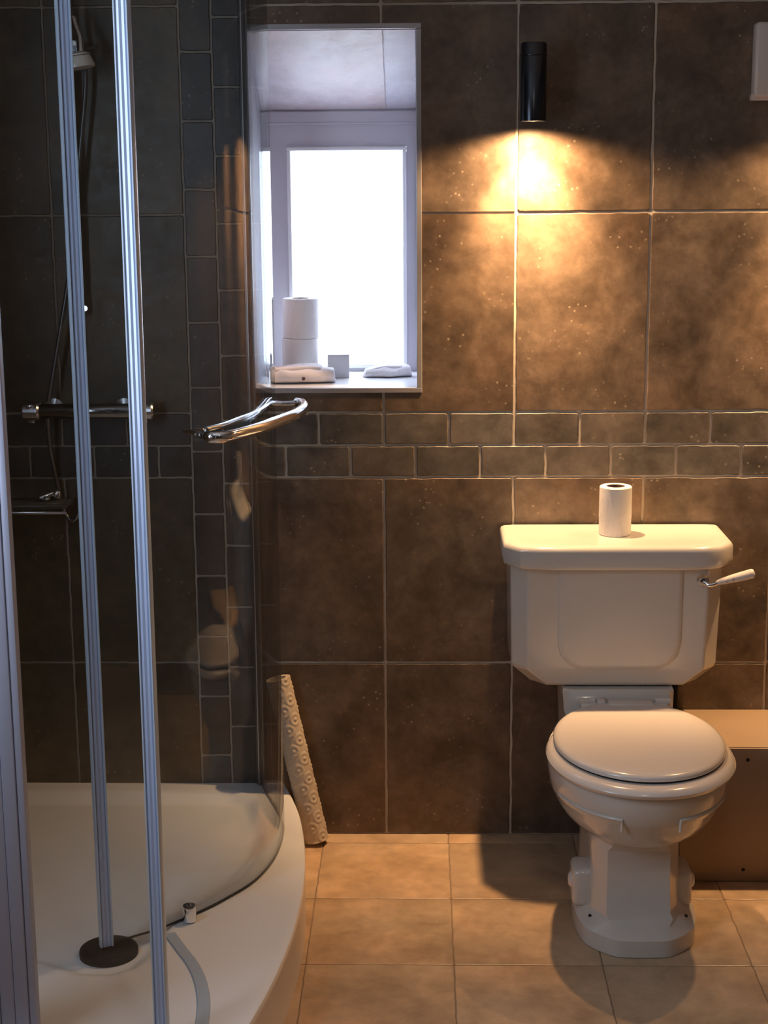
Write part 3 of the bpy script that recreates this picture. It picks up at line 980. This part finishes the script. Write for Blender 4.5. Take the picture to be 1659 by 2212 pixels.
for z, hw, yf, yb in ((.250, .142, -.646, -.215), (.268, .158, -.664, -.212), (.288, .169, -.680, -.208), (.310, .177, -.693, -.206), (.318, .182, -.700, -.206), (.345, .186, -.708, -.18), (.3725, .188, -.714, -.18), (.380, .186, -.712, -.18)):
    rings.append(egg(TX, yb, yf, hw, z, 2.05 if z < .32 else 2.15, .52))
g = G().loft(rings)
pan = g.build('pan', M_CERAMIC, toilet, smooth=28)
# stepped relief on the front of the bowl
for s in (-1, 1):
    er = egg(TX, -.18, -.7045, .1843, .328, 2.15, .52)
    ks = [48 + s * k for k in range(3, 13)]
    line = [Vector(er[k % NS]) for k in ks]
    line = [p + Vector((0, .0016, 0)) for p in line]
    line = [line[0] + Vector((0, .004, -.026)), line[0] + Vector((0, .001, -.012))] + line
    g = G().tube(line, 0.0034, 10)
    g.build('relief_line', M_CERAMIC, pan, smooth=50)
# side trap bulge with the round bolt caps low on both sides
for s in (-1, 1):
    x = TX + s * .118
    g = G().box(TX - .006 + s * .100 - .028, TX - .006 + s * .100 + .028, -.500, -.415, .046, .132, .014, 3)
    g.build('foot_lug', M_CERAMIC, pan, smooth=50)
    g = G().lathe([(.0, .010), (.012, .009), (.017, .004), (.018, .0)], (TX - .006 + s * .126, -.468, .098), 22, Matrix.Rotation(s * PI / 2, 4, 'Y'), cap=False)
    g.build('bolt_cap', M_SEAT, pan, smooth=60)
    g = G().lathe([(.0, .001), (.0055, .0008), (.006, -.002)], (TX + s * .099, -.545, .0515), 14, cap=False)
    g.build('floor_screw', M_HOLE, pan, smooth=60)
# platform that carries the cistern
g = G()
rings = []
for z, hw, yf in ((.20, .100, -.30), (.30, .118, -.30), (.36, .120, -.275), (.392, .122, -.262), (.398, .1235, -.232), (.440, .126, -.222), (.4440, .124, -.218)):
    x0, x1 = .449 - hw, .449 + hw
    ch = .012
    rings.append([(x0, -.03, z), (x0, yf + ch, z), (x0 + ch, yf, z), (x1 - ch, yf, z), (x1, yf + ch, z), (x1, -.03, z)])
g.loft(rings)
g.build('cistern_platform', M_CERAMIC, pan, smooth=35)
# seat ring and lid
def seat_ring(z, d=0.0, cxo=0.0):
    return egg(TX + .001 + cxo, -.262 - d * .3, -.733 + d, .196 - d, z, 2.08, .50)
rings = [seat_ring(.3825, .010), seat_ring(.3855, .003), seat_ring(.393, .0), seat_ring(.400, .004), seat_ring(.4045, .012), seat_ring(.4055, .024), seat_ring(.4055, .06)]
g = G().loft(rings)
seat = g.build('seat', M_SEAT, toilet, smooth=50)
def lid_ring(z, d=0.0): return egg(TX + .002, -.240 - d * .2, -.700 + d, .1795 - d, z, 2.06, .50)
rings = [lid_ring(.4085, .008), lid_ring(.4105, .001), lid_ring(.4155, .0), lid_ring(.4200, .003), lid_ring(.4228, .009), lid_ring(.4240, .018), lid_ring(.4246, .05), lid_ring(.4250, .12)]
g = G().loft(rings)
lid = g.build('lid', M_SEAT, toilet, smooth=50)
g = G()
rg = []
for z in (.4065, .4095):
    rg.append(lid_ring(z, .0035))
g.loft(rg)
g.build('lid_shadow_gap', M_HOLE, lid)
g = G()
g.box(TX - .098, TX + .098, -.262, -.236, .4045, .4225, .005)
for a, b in ((TX - .102, TX - .066), (TX + .070, TX + .104)):
    g.tube([(a, -.243, .424), (b, -.243, .424)], .0085, 14)
g.box(TX - .062, TX - .042, -.262, -.232, .412, .4315, .004)
g.box(TX - .038, TX + .064, -.275, -.234, .412, .4275, .004)
g.build('hinge', M_SEAT, seat, smooth=50)

# cistern body
CX = 0.4415
def cis(hw, yf, z, ch=.036, chd=.040, yb=-.012):
    return [(CX - hw, yb, z), (CX - hw, yf + chd, z), (CX - hw + ch, yf, z), (CX + hw - ch, yf, z), (CX + hw, yf + chd, z), (CX + hw, yb, z)]
rings = [cis(.170, -.175, .446, .03, .03, -.03), cis(.186, -.196, .4465, .033, .035, -.02), cis(.192, -.203, .452), cis(.232, -.212, .487), cis(.234, -.214, .495), cis(.2385, -.221, .728)]
g = G().loft(rings)
cist = g.build('cistern', M_CERAMIC, toilet, smooth=15, bevel=0.005)
# raised U-shaped panel on the front
def ulayer(d, y, top):
    x0, x1, zb, c = .309 + d, .587 - d, .491 + d, .050 - d * .4
    r = [(x0, top), (x0, zb + c + .012), (x0 + .007, zb + c * .62), (x0 + c * .55, zb + .010), (x0 + c, zb), (x1 - c, zb), (x1 - c * .55, zb + .010), (x1 - .007, zb + c * .62), (x1, zb + c + .012), (x1, top)]
    return [(x, y - (z - .495) * 0.030, z) for x, z in r]
g = G().loft([ulayer(0, -.2135, .7265), ulayer(.0015, -.2172, .7265), ulayer(.006, -.2205, .7265), ulayer(.012, -.2215, .7265)])
g.build('front_panel', M_CERAMIC, cist, smooth=30)
# cistern lid
def lidr(d, z):
    o_ = [(.187, -.014), (.187, -.190), (.222, -.238), (.262, -.248), (.300, -.2515), (.583, -.2515), (.625, -.248), (.666, -.236), (.701, -.188), (.701, -.014)]
    out = []
    for x, y in o_:
        x2 = x + d if x < CX else x - d
        out.append((x2, min(y + d, -.014) if y < -.02 else y, z))
    return out
rings = [lidr(.010, .7285), lidr(.004, .7295), lidr(.001, .733), lidr(.0, .740), lidr(.0, .768), lidr(.0012, .775), lidr(.004, .7792), lidr(.010, .7815), lidr(.030, .7828), lidr(.060, .783)]
g = G().loft(rings)
clid = g.build('cistern_lid', M_CERAMIC, toilet, smooth=38)
# flush lever
g = G().lathe([(.0, .0), (.013, .0), (.014, .003), (.011, .007), (.008, .012), (.0095, .020), (.0, .022)], (.630, -.2195, .700), 22, Matrix.Rotation(PI / 2, 4, 'X'), cap=False)
g.tube(catmull([(.630, -.237, .700), (.640, -.245, .695), (.652, -.247, .698), (.660, -.247, .702)], 5), .005, 12)
lev = g.build('flush_lever', M_CHROME, toilet, smooth=50)
g = G().tube(catmull([(.655, -.247, .7005), (.668, -.247, .7040), (.690, -.247, .7100), (.715, -.247, .7165), (.733, -.247, .7215), (.739, -.247, .7230)], 5),
            [.0042 + .0068 * math.sin(min(1.0, (i + 1) / 20) * PI / 2) for i in range(21)] + [.0105, .0098, .0085, .0065, .003], 16)
hnd = g.build('lever_grip', M_SEAT, lev, smooth=60)
for (x, z) in ((.676, .706), (.690, .711)):
    g = G().lathe([(.0, .001), (.003, .0)], (x, -.2565, z), 8, Matrix.Rotation(PI / 2, 4, 'X'), cap=False)
    g.build('printed_flower', M_PRINT, hnd, smooth=60)
# pipe and waste behind the pan, in the gap above the boxing
g = G().tube([(.600, -.06, .335), (.600, -.06, .460)], .010, 14)
g.build('supply_pipe', M_HOLE, toilet, smooth=60)

# ------------------------------------------------------------------ toilet rolls
def toilet_roll(x, y, z, r, h, label, group=None, core=.021, tilt=0.0, worn=False):
    root = empty('toilet_roll', (x, y, z), label, 'toilet roll', group)
    prof = [(core, .0), (r - .002, .0), (r, .002), (r, h * .33), (r + (.0006 if worn else .0), h * .36), (r, h - .002), (r - .002, h), (core, h)]
    G().lathe(prof, (x, y, z), 48, cap=False).build('paper', M_PAPER, root, smooth=40)
    G().lathe([(core - .0012, h - .001), (core, h), (core, .0), (core - .0012, .0), (core - .0012, h - .001)], (x, y, z), 32, cap=False).build('core', M_CARD, root, smooth=40)
    if worn:   # loose end of paper wound diagonally
        g = G()
        pts = []
        vs, fs = [], []
        for i in range(15):
            t = i / 14
            a = math.radians(-120 + 50 * t)
            z0 = h * (1 - .98 * t) if True else 0
            for k, rr in enumerate((r + .0004, r + .0011)):
                vs.append((x + rr * math.cos(a), y + rr * math.sin(a), z + max(z0, .002)))
            for k, rr in enumerate((r + .0004, r + .0011)):
                vs.append((x + rr * math.cos(a), y + rr * math.sin(a), z + .001))
        for i in range(14):
            b = i * 4
            fs += [[b + 1, b + 5, b + 7, b + 3], [b, b + 4, b + 6, b + 2], [b, b + 1, b + 5, b + 4]]
        g.add(vs, fs)
        g.build('loose_end', M_PAPER, root, smooth=40)
    return root


toilet_roll(.4445, -.118, .7832, .0365, .112, 'small used toilet roll standing upright on the cistern lid', worn=True)
toilet_roll(-.2935, .215, OP[2] + .0002, .0445, .096, 'lower toilet roll of the stack on the window sill', 'toilet rolls stacked on the window sill')
toilet_roll(-.2905, .215, OP[2] + .0966, .0445, .096, 'upper toilet roll of the stack on the window sill', 'toilet rolls stacked on the window sill')

# small carton on the sill
bxx = empty('small_box', (-.200, .215, OP[2]), 'small pale square carton on the sill beside the toilet rolls', 'box')
Mx = Matrix.Translation((-.200, .205, OP[2] + .0285)) @ Matrix.Rotation(.10, 4, 'Z')
G().box(-.026, .026, -.02, .02, -.028, .026, .0015, 2, M=Mx).build('carton', M_BOXCARD, bxx, smooth=40)
G().box(-.0265, .0265, -.0205, .0205, .026, .0285, .001, 1, M=Mx).build('flap', M_BOXCARD, bxx, smooth=40)


# folded white cloths on the sill
def cloth(name, label, c, rz, L_, W_, H_, seed, taper=0.5, spot=None):
    root = empty(name, c, label, 'cloth', 'folded cloths on the window sill')
    M = Matrix.Translation(c) @ Matrix.Rotation(rz, 4, 'Z')
    nu, nv = 26, 16
    rings = []
    for i in range(nu + 1):
        u = i / nu
        hh = H_ * (taper + (1 - taper) * math.sin(PI * min(1, u * 1.0) * .62)) * (1 if 0 < i < nu else .15)
        ww = W_ * (.78 + .22 * math.sin(PI * u)) * (1 if 0 < i < nu else .4)
        ring = []
        for k in range(nv):
            a = 2 * PI * k / nv
            y = ww / 2 * math.copysign(abs(math.cos(a)) ** .8, math.cos(a))
            z = hh / 2 * (1 + math.copysign(abs(math.sin(a)) ** .75, math.sin(a)))
            p = Vector(((u - .5) * L_, y, z))
            nz = noise.noise_vector(Vector((p.x * 22, p.y * 22, seed + p.z * 20)))
            p += Vector((nz.x * .007, nz.y * .008, nz.z * .014 * (z / hh)))
            p.z = max(p.z, 0.0004)
            ring.append(M @ p)
        rings.append(ring)
    G().loft(rings).build('folded_layer', M_CLOTH, root, smooth=70)
    # upper fold
    rings = []
    for i in range(nu + 1):
        u = i / nu
        ww = W_ * (.70) * (1 if 0 < i < nu else .5)
        ring = []
        for k in range(nv):
            a = 2 * PI * k / nv
            y = ww / 2 * math.copysign(abs(math.cos(a)) ** .7, math.cos(a)) + .006
            base = H_ * (taper + (1 - taper) * math.sin(PI * (.12 + u * .75) * .62))
            hh = H_ * .42 * (1 - abs(u - .5) * .8)
            z = base * .93 + hh / 2 * (math.copysign(abs(math.sin(a)) ** .6, math.sin(a)))
            p = Vector(((u - .5) * L_ * .72 - L_ * .06, y, z))
            nz = noise.noise_vector(Vector((p.x * 18, p.y * 18, seed + 5)))
            p += Vector((nz.x * .004, nz.y * .004, nz.z * .003))
            ring.append(M @ p)
        rings.append(ring)
    G().loft(rings).build('folded_layer', M_CLOTH, root, smooth=70)
    if spot:
        G().lathe([(.0, .0015), (.0038, .001), (.0045, -.001)], M @ Vector(spot), 12, Matrix.Rotation(PI / 2, 4, 'X'), cap=False).build('dark_mark', M_SPOT, root, smooth=50)
    return root


cloth('folded_cloth', 'folded white cloth with a small dark mark at the left of the sill', (-.282, .105, OP[2] + .0006), .10, .162, .095, .038, 3.0, .80, (.002, -.0505, .014))
cloth('folded_cloth', 'folded white cloth lying alone at the right of the sill', (-.078, .215, OP[2] + .0006), .06, .118, .07, .027, 11.0, .55)

# ------------------------------------------------------------------ rolled embossed mat leaning in the corner
mt = empty('rolled_mat', (-0.262, -0.062, 0), 'rolled cream embossed mat leaning on the wall beside the shower tray', 'mat')
b0, b1 = Vector((-.254, -.060, .003)), Vector((-.342, -.036, .405))
ax = (b1 - b0).normalized()
L_ = (b1 - b0).length
ref = Vector((0, -1, 0)); ux = (ref - ax * ref.dot(ax)).normalized(); uy = ax.cross(ux)
NA, NL = 120, 300
verts, faces = [], []
R0 = 0.0305
lift = R0 * math.sqrt(1 - ax.z ** 2)
b0 = b0 + Vector((0, 0, lift))
def emboss(a, l):
    # offset rows of concentric rings pressed out of the surface
    pu = 0.040
    s = a * R0
    row = math.floor(l / (pu * .62))
    best = 0
    for rr in (row - 1, row, row + 1, row + 2):
        cl_ = (rr + .5) * pu * .62
        offs = 0 if rr % 2 else .5
        tot = 2 * PI * R0
        ncol = 4
        for cc in range(ncol):
            cs = (cc + offs) * tot / ncol
            ds = (s - cs + tot / 2) % tot - tot / 2
            dd = math.hypot(ds, l - cl_)
            if dd < .021:
                best = max(best, (math.cos(dd / .021 * PI * 3.2) * .5 + .5) * (1 - dd / .024))
    return best * .0030
for j in range(NL + 1):
    l = L_ * j / NL
    for k in range(NA):
        a = 2 * PI * k / NA
        r = R0 + emboss(a, l) - .0015
        p = b0 + ax * l + ux * math.cos(a) * r + uy * math.sin(a) * r
        verts.append(p)
for j in range(NL):
    for k in range(NA):
        faces.append([j * NA + k, j * NA + (k + 1) % NA, (j + 1) * NA + (k + 1) % NA, (j + 1) * NA + k])
# hollow ends
for end, jj, sgn in ((0, 0, 1), (1, NL, -1)):
    st = len(verts)
    l = L_ if end else 0
    for k in range(NA):
        a = 2 * PI * k / NA
        verts.append(b0 + ax * l + ux * math.cos(a) * .019 + uy * math.sin(a) * .019)
    for k in range(NA):
        verts.append(b0 + ax * (l + sgn * .03) + ux * math.cos(a) * 0 + uy * 0 + ux * math.cos(2 * PI * k / NA) * .0188 + uy * math.sin(2 * PI * k / NA) * .0188)
    for k in range(NA):
        k2 = (k + 1) % NA
        faces.append([jj * NA + k, jj * NA + k2, st + k2, st + k])
        faces.append([st + k, st + k2, st + NA + k2, st + NA + k])
    faces.append([st + NA + k for k in range(NA)])
G().add(verts, faces).build('embossed_sheet', M_MAT, mt, smooth=60)
